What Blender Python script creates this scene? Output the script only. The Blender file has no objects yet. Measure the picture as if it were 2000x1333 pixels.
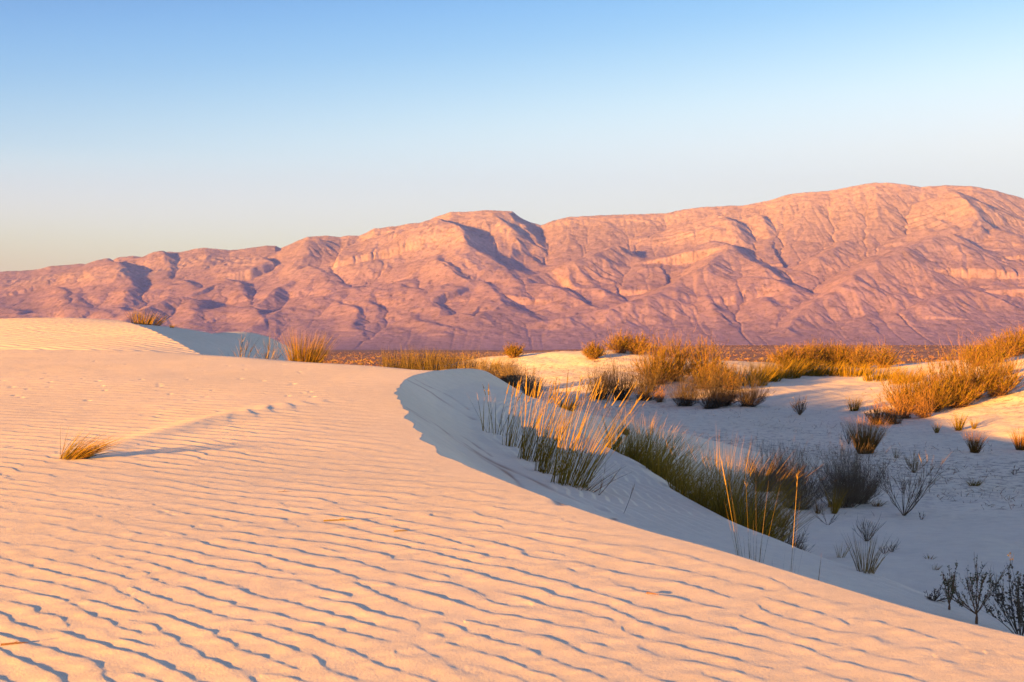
import bpy, math, random
import numpy as np
sc = bpy.context.scene
COL = sc.collection
random.seed(7)
# ------------------------------------------------------------------ camera
F, V0 = 2778.0, 680.0            # focal length in photo pixels, eye-level row
cam = bpy.data.cameras.new("camera")
cam.sensor_width = 36.0; cam.lens = 50.0
cam.clip_start = 0.05; cam.clip_end = 40000
cam.dof.use_dof = True; cam.dof.focus_distance = 11.0; cam.dof.aperture_fstop = 11.0
camo = bpy.data.objects.new("camera", cam); COL.objects.link(camo)
camo.location = (0, 0, 0)
camo.rotation_euler = (math.radians(90) + math.atan(13.5/F), 0, 0)
sc.camera = camo
# ------------------------------------------------------------------ sun + sky
ELEV = math.radians(4.5)
AZ = math.radians(42)       # direction light travels, measured from +Y towards +X
SUNV = np.array([math.sin(AZ)*math.cos(ELEV), math.cos(AZ)*math.cos(ELEV), -math.sin(ELEV)])
sun = bpy.data.lights.new("sun", 'SUN'); sun.energy = 5.0; sun.angle = math.radians(0.53)
sun.color = (1.0, 0.42, 0.05)
suno = bpy.data.objects.new("sun", sun); COL.objects.link(suno)
import mathutils
suno.rotation_euler = mathutils.Vector(tuple(SUNV)).to_track_quat('-Z', 'Y').to_euler()
world = bpy.data.worlds.new("World"); sc.world = world; world.use_nodes = True
wn, wl = world.node_tree.nodes, world.node_tree.links
bg = wn['Background']
sky = wn.new('ShaderNodeTexSky'); sky.sky_type = 'NISHITA'; sky.sun_disc = False
sky.sun_elevation = ELEV
sky.sun_rotation = math.atan2(-SUNV[0], -SUNV[1])
sky.air_density = 1.0; sky.dust_density = 1.0; sky.ozone_density = 1.5
tc = wn.new('ShaderNodeTexCoord'); sx = wn.new('ShaderNodeSeparateXYZ')
wl.new(tc.outputs['Generated'], sx.inputs[0])
ramp = wn.new('ShaderNodeValToRGB'); ramp.color_ramp.interpolation = 'B_SPLINE'
els = ramp.color_ramp.elements
SKYR = [(0.0, (1, .70, .42)), (.03, (1, .82, .53)), (.06, (1, .95, .68)), (.085, (1, .99, .85)), (.115, (.95, 1, .96)), (.15, (.76, .96, 1)),
        (.18, (.51, .78, .95)), (.21, (.32, .62, .90)), (.25, (.175, .45, .83)), (.33, (.12, .265, .56)), (.5, (.094, .146, .345)), (1.0, (.10, .12, .285))]
els[0].position = SKYR[0][0]; els[0].color = (*SKYR[0][1], 1)
els[1].position = 1.0; els[1].color = (*SKYR[-1][1], 1)
for p, c in SKYR[1:-1]:
    e = els.new(p); e.color = (*c, 1)
# slightly warmer horizon on the left of the view: shift elevation by the x component
ma = wn.new('ShaderNodeMath'); ma.operation = 'MULTIPLY_ADD'; ma.inputs[1].default_value = 0.10
mz = wn.new('ShaderNodeMapRange'); mz.inputs['From Min'].default_value = .055; mz.inputs['From Max'].default_value = .135
mz.inputs['To Min'].default_value = .8; mz.inputs['To Max'].default_value = -.9
wl.new(sx.outputs['Z'], mz.inputs['Value'])
mm = wn.new('ShaderNodeMath'); mm.operation = 'MULTIPLY'; wl.new(mz.outputs[0], mm.inputs[0]); wl.new(sx.outputs['X'], mm.inputs[1])
wl.new(mm.outputs[0], ma.inputs[0]); wl.new(sx.outputs['Z'], ma.inputs[2])
wl.new(ma.outputs[0], ramp.inputs[0])
mix = wn.new('ShaderNodeMix'); mix.data_type = 'RGBA'; mix.inputs['Factor'].default_value = 0.985
sc_ = wn.new('ShaderNodeVectorMath'); sc_.operation = 'SCALE'; wl.new(ramp.outputs[0], sc_.inputs[0])
mb = wn.new('ShaderNodeMath'); mb.operation = 'MULTIPLY_ADD'; mb.inputs[1].default_value = .55; mb.inputs[2].default_value = 2.92
wl.new(sx.outputs['X'], mb.inputs[0]); wl.new(mb.outputs[0], sc_.inputs['Scale'])
wl.new(sky.outputs[0], mix.inputs['A']); wl.new(sc_.outputs[0], mix.inputs['B'])
wl.new(mix.outputs['Result'], bg.inputs['Color'])
bg.inputs['Strength'].default_value = 0.079
sc.view_settings.view_transform = 'Standard'; sc.view_settings.look = 'None'
sc.view_settings.exposure = 2.48; sc.view_settings.gamma = 1.0
sc.view_settings.use_curve_mapping = False
sc.cycles.max_bounces = 5; sc.cycles.volume_bounces = 0
sc.cycles.use_denoising = True

# ------------------------------------------------------------------ numeric helpers
rng = np.random.default_rng(11)
PERM = rng.permutation(4096)
GA = rng.uniform(0, 2*np.pi, 4096)
GX, GY = np.cos(GA), np.sin(GA)
def h2(ix, iy): return PERM[(PERM[ix & 4095] + iy) & 4095]
def perlin(x, y, seed=0):
    x = x + seed*37.17; y = y - seed*19.73
    ix = np.floor(x).astype(np.int64); iy = np.floor(y).astype(np.int64)
    fx = x-ix; fy = y-iy
    ux = fx*fx*fx*(fx*(fx*6-15)+10); uy = fy*fy*fy*(fy*(fy*6-15)+10)
    def g(a, b):
        h = h2(ix+a, iy+b); return GX[h]*(fx-a) + GY[h]*(fy-b)
    n0 = g(0, 0)*(1-ux) + g(1, 0)*ux; n1 = g(0, 1)*(1-ux) + g(1, 1)*ux
    return (n0*(1-uy) + n1*uy)*1.5
def fbm(x, y, o=4, seed=0):
    s = 0; a = 1.0
    for k in range(o):
        s = s + a*perlin(x*2**k, y*2**k, seed+k); a *= .5
    return s
def sstep(a, b, x):
    t = np.clip((x-a)/(b-a), 0, 1); return t*t*(3-2*t)
def smax(a, b, k):
    h = np.clip(.5+.5*(a-b)/k, 0, 1); return b*(1-h)+a*h + k*h*(1-h)
def P(u, v, Y): return ((u-1000)/F*Y, Y, (V0-v)/F*Y)
class TPS:
    def __init__(self, pts, lam=0.0):
        p = np.array(pts, float); self.s = np.ptp(p[:, :2], axis=0).max()
        q = p[:, :2]/self.s; n = len(q); self.q = q
        K = self.k(((q[:, None]-q[None])**2).sum(-1)) + lam*np.eye(n)
        Pm = np.c_[np.ones(n), q]
        A = np.block([[K, Pm], [Pm.T, np.zeros((3, 3))]])
        self.w = np.linalg.solve(A, np.r_[p[:, 2], 0, 0, 0])
    @staticmethod
    def k(r2): return .5*r2*np.log(r2+1e-12)
    def __call__(self, x, y):
        x = x/self.s; y = y/self.s
        o = self.w[-3] + self.w[-2]*x + self.w[-1]*y
        for (a, b), w in zip(self.q, self.w): o = o + w*self.k((x-a)**2+(y-b)**2)
        return o
def catmull(pts, n=8):
    p = np.array(pts, float); q = np.vstack([2*p[0]-p[1], p, 2*p[-1]-p[-2]]); out = []
    for i in range(1, len(q)-2):
        for t in np.linspace(0, 1, n, endpoint=False):
            a, b, c, d = q[i-1:i+3]
            out.append(.5*((2*b)+(c-a)*t+(2*a-5*b+4*c-d)*t*t+(-a+3*b-3*c+d)*t**3))
    out.append(p[-1]); return np.array(out)
def polydist(x, y, pl, zcol=None):
    """signed distance (positive on the left of the walking direction) and interpolated third column"""
    best = np.full(x.shape, 1e18); sg = np.zeros(x.shape); zz = np.zeros(x.shape)
    for a, b in zip(pl[:-1], pl[1:]):
        d = b[:2]-a[:2]; L = d@d
        if L < 1e-12: continue
        t = np.clip(((x-a[0])*d[0]+(y-a[1])*d[1])/L, 0, 1)
        ex = x-a[0]-t*d[0]; ey = y-a[1]-t*d[1]; e = ex*ex+ey*ey
        m = e < best
        best = np.where(m, e, best)
        cr = d[0]*(y-a[1])-d[1]*(x-a[0])
        sg = np.where(m, np.sign(cr), sg)
        if zcol is not None: zz = np.where(m, a[zcol]+t*(b[zcol]-a[zcol]), zz)
    return np.sqrt(best)*sg, zz

# ------------------------------------------------------------------ node helpers
def new_mat(name):
    m = bpy.data.materials.new(name); m.use_nodes = True
    nt = m.node_tree; b = nt.nodes['Principled BSDF']; b.inputs['Specular IOR Level'].default_value = 0.1
    b.inputs['Roughness'].default_value = 0.9
    return m, nt, b
def N(nt, t, **k):
    n = nt.nodes.new(t)
    for a, v in k.items():
        if hasattr(n, a): setattr(n, a, v)
        else: n.inputs[a].default_value = v
    return n
def noise(nt, vec, scale, detail=4, rough=.6):
    n = N(nt, 'ShaderNodeTexNoise'); n.inputs['Scale'].default_value = scale
    n.inputs['Detail'].default_value = detail; n.inputs['Roughness'].default_value = rough
    nt.links.new(vec, n.inputs['Vector']); return n
def rampn(nt, fac, stops):
    r = N(nt, 'ShaderNodeValToRGB'); e = r.color_ramp.elements
    e[0].position = stops[0][0]; e[0].color = (*stops[0][1], 1)
    e[1].position = stops[-1][0]; e[1].color = (*stops[-1][1], 1)
    for p, c in stops[1:-1]: q = e.new(p); q.color = (*c, 1)
    nt.links.new(fac, r.inputs[0]); return r

def sand_mat():
    m, nt, b = new_mat("white_sand")
    geo = N(nt, 'ShaderNodeNewGeometry'); pos = geo.outputs['Position']
    n1 = noise(nt, pos, 0.35, 5); n2 = noise(nt, pos, 7.0, 6)
    r1 = rampn(nt, n1.outputs[0], [(.3, (.82, .745, .53)), (.7, (.88, .80, .585))])
    r2 = rampn(nt, n2.outputs[0], [(.35, (.93, .93, .93)), (.6, (1, 1, 1))])
    mx = N(nt, 'ShaderNodeMix', data_type='RGBA', blend_type='MULTIPLY'); mx.inputs['Factor'].default_value = 1
    nt.links.new(r1.outputs[0], mx.inputs['A']); nt.links.new(r2.outputs[0], mx.inputs['B'])
    ng = noise(nt, pos, 230, 2, .7); rg = rampn(nt, ng.outputs[0], [(.30, (.80, .78, .75)), (.5, (1, 1, 1))])
    mg = N(nt, 'ShaderNodeMix', data_type='RGBA', blend_type='MULTIPLY'); mg.inputs['Factor'].default_value = 1
    nt.links.new(mx.outputs['Result'], mg.inputs['A']); nt.links.new(rg.outputs[0], mg.inputs['B']); mx = mg
    # crusty, littered sand of the hollow (attribute painted where litter lies)
    at = N(nt, 'ShaderNodeAttribute', attribute_name='litter')
    n3 = noise(nt, pos, 5.5, 8, .75)
    r3 = rampn(nt, n3.outputs[0], [(.0, (0, 0, 0)), (.50, (0, 0, 0)), (.60, (1, 1, 1))])
    mu = N(nt, 'ShaderNodeMath', operation='MULTIPLY'); nt.links.new(r3.outputs[0], mu.inputs[0]); nt.links.new(at.outputs['Fac'], mu.inputs[1])
    mx2 = N(nt, 'ShaderNodeMix', data_type='RGBA'); nt.links.new(mu.outputs[0], mx2.inputs['Factor'])
    nt.links.new(mx.outputs['Result'], mx2.inputs['A']); mx2.inputs['B'].default_value = (.30, .25, .18, 1)
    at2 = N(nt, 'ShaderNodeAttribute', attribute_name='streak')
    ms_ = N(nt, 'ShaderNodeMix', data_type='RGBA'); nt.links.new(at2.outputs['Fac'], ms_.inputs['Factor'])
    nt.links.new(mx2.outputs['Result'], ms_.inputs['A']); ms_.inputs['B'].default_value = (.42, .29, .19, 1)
    nt.links.new(ms_.outputs['Result'], b.inputs['Base Color'])
    # avalanche streaks on the slip faces: slightly darker, damp sand
    n4 = noise(nt, pos, 120, 3, .7)
    bp = N(nt, 'ShaderNodeBump'); bp.inputs['Strength'].default_value = .35; bp.inputs['Distance'].default_value = .004
    nt.links.new(n4.outputs[0], bp.inputs['Height'])
    n5 = noise(nt, pos, 14, 4, .6)
    bp2 = N(nt, 'ShaderNodeBump'); bp2.inputs['Strength'].default_value = .25; bp2.inputs['Distance'].default_value = .006
    nt.links.new(n5.outputs[0], bp2.inputs['Height']); nt.links.new(bp.outputs[0], bp2.inputs['Normal'])
    nt.links.new(bp2.outputs[0], b.inputs['Normal'])
    return m
def mountain_mat():
    m, nt, b = new_mat("desert_rock")
    geo = N(nt, 'ShaderNodeNewGeometry'); pos = geo.outputs['Position']
    n1 = noise(nt, pos, 0.0016, 6, .6); n2 = noise(nt, pos, 0.03, 8, .75)
    r1 = rampn(nt, n1.outputs[0], [(.3, (.49, .385, .35)), (.5, (.56, .44, .40)), (.7, (.62, .49, .44))])
    r2 = rampn(nt, n2.outputs[0], [(.38, (.62, .60, .60)), (.5, (.95, .95, .95)), (.66, (1.12, 1.12, 1.12))])
    mx = N(nt, 'ShaderNodeMix', data_type='RGBA', blend_type='MULTIPLY'); mx.inputs['Factor'].default_value = 1
    nt.links.new(r1.outputs[0], mx.inputs['A']); nt.links.new(r2.outputs[0], mx.inputs['B'])
    nd = noise(nt, pos, 0.075, 3, .5)
    rd = rampn(nt, nd.outputs[0], [(.36, (.55, .55, .5)), (.46, (1, 1, 1))])
    md = N(nt, 'ShaderNodeMix', data_type='RGBA', blend_type='MULTIPLY'); md.inputs['Factor'].default_value = .8
    nt.links.new(mx.outputs['Result'], md.inputs['A']); nt.links.new(rd.outputs[0], md.inputs['B']); mx = md
    # lower slopes: scrub plus haze purple painted into the colour; upper slopes bare limestone
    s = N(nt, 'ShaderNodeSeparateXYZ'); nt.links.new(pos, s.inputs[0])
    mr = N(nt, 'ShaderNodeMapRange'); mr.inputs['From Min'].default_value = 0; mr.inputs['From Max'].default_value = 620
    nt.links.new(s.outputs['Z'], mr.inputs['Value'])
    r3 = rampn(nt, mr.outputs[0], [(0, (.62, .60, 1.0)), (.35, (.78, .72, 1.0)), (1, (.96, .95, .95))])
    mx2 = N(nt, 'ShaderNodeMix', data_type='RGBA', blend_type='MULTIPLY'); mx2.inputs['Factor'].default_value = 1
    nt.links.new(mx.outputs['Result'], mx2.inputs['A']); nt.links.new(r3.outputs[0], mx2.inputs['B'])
    at = N(nt, 'ShaderNodeAttribute', attribute_name='cliff')
    n4 = noise(nt, pos, 0.02, 5, .7)
    mu = N(nt, 'ShaderNodeMath', operation='MULTIPLY'); nt.links.new(at.outputs['Fac'], mu.inputs[0])
    r4 = rampn(nt, n4.outputs[0], [(.35, (0, 0, 0)), (.6, (1, 1, 1))]); nt.links.new(r4.outputs[0], mu.inputs[1])
    mu2 = N(nt, 'ShaderNodeMath', operation='MULTIPLY'); mu2.inputs[1].default_value = .45; nt.links.new(mu.outputs[0], mu2.inputs[0])
    mx3 = N(nt, 'ShaderNodeMix', data_type='RGBA'); nt.links.new(mu2.outputs[0], mx3.inputs['Factor'])
    nt.links.new(mx2.outputs['Result'], mx3.inputs['A']); mx3.inputs['B'].default_value = (.66, .52, .43, 1)
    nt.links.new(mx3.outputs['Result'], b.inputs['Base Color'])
    bp = N(nt, 'ShaderNodeBump'); bp.inputs['Strength'].default_value = .4; bp.inputs['Distance'].default_value = 8
    nt.links.new(n2.outputs[0], bp.inputs['Height']); nt.links.new(bp.outputs[0], b.inputs['Normal'])
    return m
def plain_mat():
    m, nt, b = new_mat("scrubland_soil")
    geo = N(nt, 'ShaderNodeNewGeometry'); pos = geo.outputs['Position']
    n1 = noise(nt, pos, 0.012, 6, .65); n2 = noise(nt, pos, 0.22, 6, .7)
    r1 = rampn(nt, n1.outputs[0], [(.35, (.20, .105, .075)), (.5, (.32, .18, .11)), (.62, (.46, .30, .19))])
    r2 = rampn(nt, n2.outputs[0], [(.40, (.5, .45, .45)), (.54, (1, 1, 1))])
    mx = N(nt, 'ShaderNodeMix', data_type='RGBA', blend_type='MULTIPLY'); mx.inputs['Factor'].default_value = 1
    nt.links.new(r1.outputs[0], mx.inputs['A']); nt.links.new(r2.outputs[0], mx.inputs['B'])
    nt.links.new(mx.outputs['Result'], b.inputs['Base Color'])
    return m
def plant_mat(name, c1, c2, transl=.35, tip=None):
    m, nt, b = new_mat(name)
    at = N(nt, 'ShaderNodeAttribute', attribute_name='tint')      # x: random per blade, y: 0 root .. 1 tip
    s = N(nt, 'ShaderNodeSeparateXYZ'); nt.links.new(at.outputs['Vector'], s.inputs[0])
    r = rampn(nt, s.outputs['X'], [(0, c1), (1, c2)])
    out = r.outputs[0]
    if tip:
        mx = N(nt, 'ShaderNodeMix', data_type='RGBA')
        mr = N(nt, 'ShaderNodeMapRange'); mr.inputs['From Min'].default_value = .45; mr.inputs['From Max'].default_value = 1
        nt.links.new(s.outputs['Y'], mr.inputs['Value']); nt.links.new(mr.outputs[0], mx.inputs['Factor'])
        nt.links.new(out, mx.inputs['A']); mx.inputs['B'].default_value = (*tip, 1); out = mx.outputs['Result']
    nt.links.new(out, b.inputs['Base Color'])
    b.inputs['Roughness'].default_value = .7
    t = N(nt, 'ShaderNodeBsdfTranslucent'); nt.links.new(out, t.inputs['Color'])
    ms = N(nt, 'ShaderNodeMixShader'); ms.inputs[0].default_value = transl
    nt.links.new(b.outputs[0], ms.inputs[1]); nt.links.new(t.outputs[0], ms.inputs[2])
    nt.links.new(ms.outputs[0], nt.nodes['Material Output'].inputs['Surface'])
    return m
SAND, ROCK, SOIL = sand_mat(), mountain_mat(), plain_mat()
MATS = {
 'gold': plant_mat("golden_grass_blade", (.085, .061, .004), (.19, .138, .009), .12, (.24, .175, .017)),
 'tan': plant_mat("dry_tan_blade", (.13, .082, .008), (.31, .205, .020), .12, (.25, .165, .022)),
 'olive': plant_mat("olive_grass_blade", (.085, .064, .007), (.225, .165, .018), .12, (.18, .13, .018)),
 'rust': plant_mat("rusty_grass_blade", (.11, .055, .014), (.21, .118, .03), .12, (.23, .14, .045)),
 'goldleaf': plant_mat("golden_shrub_leaf", (.05, .037, .003), (.18, .13, .008), .12),
 'darkleaf': plant_mat("grey_shrub_leaf", (.065, .058, .042), (.155, .133, .092), .1),
 'green': plant_mat("small_green_leaf", (.06, .068, .034), (.13, .14, .065), .2),
 'twig': plant_mat("grey_twig_bark", (.08, .062, .044), (.18, .142, .10), 0.0),
 'pale': plant_mat("pale_dry_stem", (.15, .108, .046), (.25, .183, .084), .1),
 'brown': plant_mat("brown_twig_bark", (.13, .07, .035), (.26, .15, .075), 0.0),
 'shadeolive': plant_mat("painted_shade_olive_blade", (.03, .026, .009), (.085, .068, .024), .1, (.15, .112, .026)),  # olive blades darkened below the tips: the near dune's shade painted in
 'brush': plant_mat("painted_shade_brush_twig", (.04, .032, .023), (.09, .07, .05), 0.0),  # twig colour darkened to paint shade onto brush that the sun still reaches
 'seed': plant_mat("seed_head", (.17, .115, .028), (.29, .20, .055), .15),
}

# ------------------------------------------------------------------ object helpers
def mesh_obj(name, verts, faces, mat, parent=None, smooth=False, attrs=None):
    """verts (n,3) array; faces (m,k) array; one mesh object"""
    me = bpy.data.meshes.new(name)
    v = np.asarray(verts, np.float32)
    fs = [np.asarray(f, np.int32) for f in (faces if isinstance(faces, list) else [faces]) if len(f)]
    me.vertices.add(len(v)); me.vertices.foreach_set('co', v.ravel())
    nl = sum(f.size for f in fs); npoly = sum(len(f) for f in fs)
    me.loops.add(nl); me.loops.foreach_set('vertex_index', np.concatenate([f.ravel() for f in fs]))
    me.polygons.add(npoly)
    tot = np.concatenate([np.full(len(f), f.shape[1], np.int32) for f in fs])
    st = np.r_[0, np.cumsum(tot)[:-1]].astype(np.int32)
    me.polygons.foreach_set('loop_start', st)
    me.polygons.foreach_set('loop_total', tot)
    me.polygons.foreach_set('use_smooth', np.full(npoly, smooth))
    for an, (ty, arr) in (attrs or {}).items():
        a = me.attributes.new(an, ty, 'POINT')
        a.data.foreach_set('vector' if ty == 'FLOAT_VECTOR' else 'value', np.asarray(arr, np.float32).ravel())
    me.update(calc_edges=True); me.materials.append(mat)
    o = bpy.data.objects.new(name, me); COL.objects.link(o)
    if parent: o.parent = parent
    return o
def tag(o, label=None, cat=None, group=None, kind=None):
    for k, v in (('label', label), ('category', cat), ('group', group), ('kind', kind)):
        if v: o[k] = v
    return o
def thing(name, loc, label, cat, group=None):
    o = bpy.data.objects.new(name, None); COL.objects.link(o); o.location = loc
    o.empty_display_size = .2
    return tag(o, label, cat, group)

# ------------------------------------------------------------------ the dune field (height function)
def planeA(u, v): Y = 2972.0/(v-587.0); return P(u, v, Y)
CREST = [(-.45, 24.5, -.33), (-1.0, 22.6, -.33)] + [planeA(u, v) for u, v in
        [(832, 729), (806, 736), (788, 746), (778, 758), (776, 770), (779, 782), (790, 800), (812, 833), (865, 885), (950, 925), (1100, 985), (1250, 1035),
         (1400, 1075), (1600, 1135), (1800, 1195), (2000, 1245), (2200, 1293), (2600, 1385), (3200, 1500)]] + [(7, 2.0, -1.0), (14, .5, -1.0)]
CREST = catmull([(0.6, 33, -.6), (0, 28, -.45)] + CREST, 6)
OUT1 = catmull([(-60, 30), (-30, 31), (-16, 31), (-11, 31), (-7.8, 30), (-3.9, 24.6), (-2.4, 22.8), (-1.2, 21.6), (-.5, 22.6), (.05, 22.6), (.75, 19.8), (1.2, 16.5),
        (1.36, 13.5), (1.61, 11.2), (1.82, 10.1), (2.0, 9.3), (2.22, 8.7), (2.5, 7.6), (2.8, 6.7), (3.4, 5.3), (5, 3), (9, 1), (16, -1)], 6)
B_ = TPS([P(*a) for a in [(850, 727, 23), (900, 742, 22.5), (900, 775, 20), (960, 837, 17.9), (1050, 895, 14.2), (1130, 952, 11.8), (1300, 1037, 9.4), (1520, 1115, 7.5),
      (950, 741, 27), (1000, 766, 25), (1100, 815, 21), (1200, 885, 16.5), (1280, 945, 13.5), (1400, 1010, 11.2), (1500, 1050, 10.1), (1600, 1090, 9.3),
      (1700, 1120, 8.8), (1850, 1188, 7.8), (2000, 1245, 7.1)]] + [(3, 5.2, -1.42), (5, 2.5, -1.45), (1.9, 5.5, -1.36), (0, 31, -.75), (3, 24, -1.0), (4, 14, -1.4), (14, 0, -1.5)], 1e-4)
F_ = TPS([P(*a) for a in [(2000, 1200, 10.7), (1780, 1010, 16.8), (1620, 990, 18), (1500, 900, 25), (1690, 882, 27.5), (1900, 885, 27), (2000, 872, 28.5),
      (1300, 800, 40), (1400, 800, 38), (1200, 830, 34), (1560, 806, 37), (1700, 832, 34), (1850, 822, 33), (2000, 836, 30.5), (2000, 760, 37), (2000, 703, 46), (2150, 690, 46),
      (1950, 790, 35.5), (1960, 704, 48), (2000, 692, 52), (1850, 722, 60), (1300, 745, 45), (1330, 722, 50), (1400, 705, 55), (1450, 706, 55), (1600, 734, 50), (1700, 752, 46), (1550, 762, 44), (1500, 782, 41),
      (1000, 693, 63), (1100, 690.5, 62), (1180, 685, 60), (1255, 686, 60), (1100, 722, 54), (1050, 752, 48), (1150, 764, 45), (1250, 757, 44), (960, 747, 50), (900, 714, 60), (940, 700, 60),
      (1300, 704, 60), (1400, 726, 66), (1500, 722, 60), (1600, 724, 60), (1700, 722, 58), (1760, 728, 60), (1500, 745, 72), (1700, 745, 72), (1100, 720, 72), (700, 740, 60)]] +
      [(-4, 45, -1.3), (-10, 60, -1.5), (-20, 45, -1.6), (-30, 60, -1.8), (-25, 80, -2.5), (0, 75, -1.5), (15, 75, -1.6), (30, 75, -1.2), (40, 45, 0), (22, 30, -.9), (16, 18, -1.7),
       (12, 8, -2.1), (4, 8, -2.2), (-10, 20, -2.2), (-20, 10, -2.2), (0, 92, -2.8), (20, 92, -2.8), (-20, 100, -3.2), (45, 90, -2.6), (20, 0, -2.3)], 2e-4)
C2 = catmull([(-18.5, 70, .7), (-17, 62, .9), P(235, 627, 56), P(262, 633, 52), P(300, 645.5, 47.5), P(340, 664, 43.5), P(385, 688, 39.5), P(430, 706, 36), P(500, 740, 32)], 6)
O2 = catmull([(-90, 62), (-40, 61), P(0, 625, 57)[:2], P(150, 622, 57)[:2], P(255, 628, 58)[:2], P(330, 641, 58)[:2], P(400, 648, 59.5)[:2], P(500, 657, 63)[:2], P(545, 691, 60)[:2], P(590, 712, 52)[:2], (-6, 42), (-3, 30)], 6)
A2_ = TPS([P(*a) for a in [(0, 625, 57), (-300, 645, 57), (-700, 660, 57), (150, 622, 56), (235, 627, 56), (262, 633, 52), (300, 645.5, 47.5), (340, 664, 43.5), (385, 688, 39.5), (0, 684, 38), (200, 684, 38),
      (-300, 684, 38), (0, 650, 46), (200, 650, 46.5)]] + [(-18, 66, .85), (-18, 30, -1.2), (-6, 30, -.9), (-40, 30, -1.2)], 1e-4)
B2_ = TPS([P(*a) for a in [(330, 641.5, 54), (400, 649, 57), (500, 657.5, 62), (545, 691, 60), (450, 676, 52), (400, 692, 46), (470, 700, 50)]] + [(-6, 42, -.9), (-14.6, 60, .85), (-15, 54.5, .95)], 1e-4)
BACK = 6.2   # depth of the scrub plain below the eye

def base_height(x, y):
    A = -1.07 + .0335*y + .004*np.minimum(x+3, 0) + .012*perlin(x*.45, y*.3, 3) + .02*perlin(x*.12, y*.12, 4)
    A = np.where(y < 4, A + .02*(4-y)**2*.2, A)
    so, _ = polydist(x, y, OUT1)
    scr, zc = polydist(x, y, CREST, 2)
    scr = scr + (.06*perlin(y*1.5, x*.5, 6) + .016*perlin(y*4.3, x*.5, 7))*sstep(8.5, 10.5, y)*sstep(21, 16, y)
    A = A - (zc*0)
    zcl = -1.07 + .0335*y                                     # follow the stoss surface at the brink
    B = B_(x, y)
    slip = A - .60*np.maximum(scr, 0)
    body = np.where(scr < 0, A, smax(slip, B, .10))
    # small nick-outs of the brink
    sp = np.maximum(so, 0)
    far = sstep(19, 25, y)
    w = .16 + 1.64*far; k = .62*(1-far) + .22*far
    body = body - k*(np.sqrt(sp*sp+w*w)-w)
    Fz = F_(x, y) + .03*fbm(x*.5, y*.5, 3, 9)
    s2, _ = polydist(x, y, O2)
    c2, zc2 = polydist(x, y, C2, 2)
    A2 = A2_(x, y); B2 = B2_(x, y)
    d2 = np.where(c2 < 0, A2, np.maximum(A2 - .6*np.maximum(c2, 0), B2))
    sp2 = np.maximum(s2, 0)
    d2 = d2 - .5*(np.sqrt(sp2*sp2+1)-1)
    d2 = np.where((x > 2) | (y < 31), -9.0, d2)
    rest = smax(d2, Fz, .3)
    t = sstep(84, 112, y)
    rest = rest*(1-t) + (-BACK-.6)*t
    z = smax(body, rest, .12 + .13*sstep(19, 25, y))
    z = z + .035*np.exp(-((np.sqrt(np.maximum(0, (x*0)))))) * 0
    return z, body-rest, scr, so, c2, s2, d2-Fz

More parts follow.
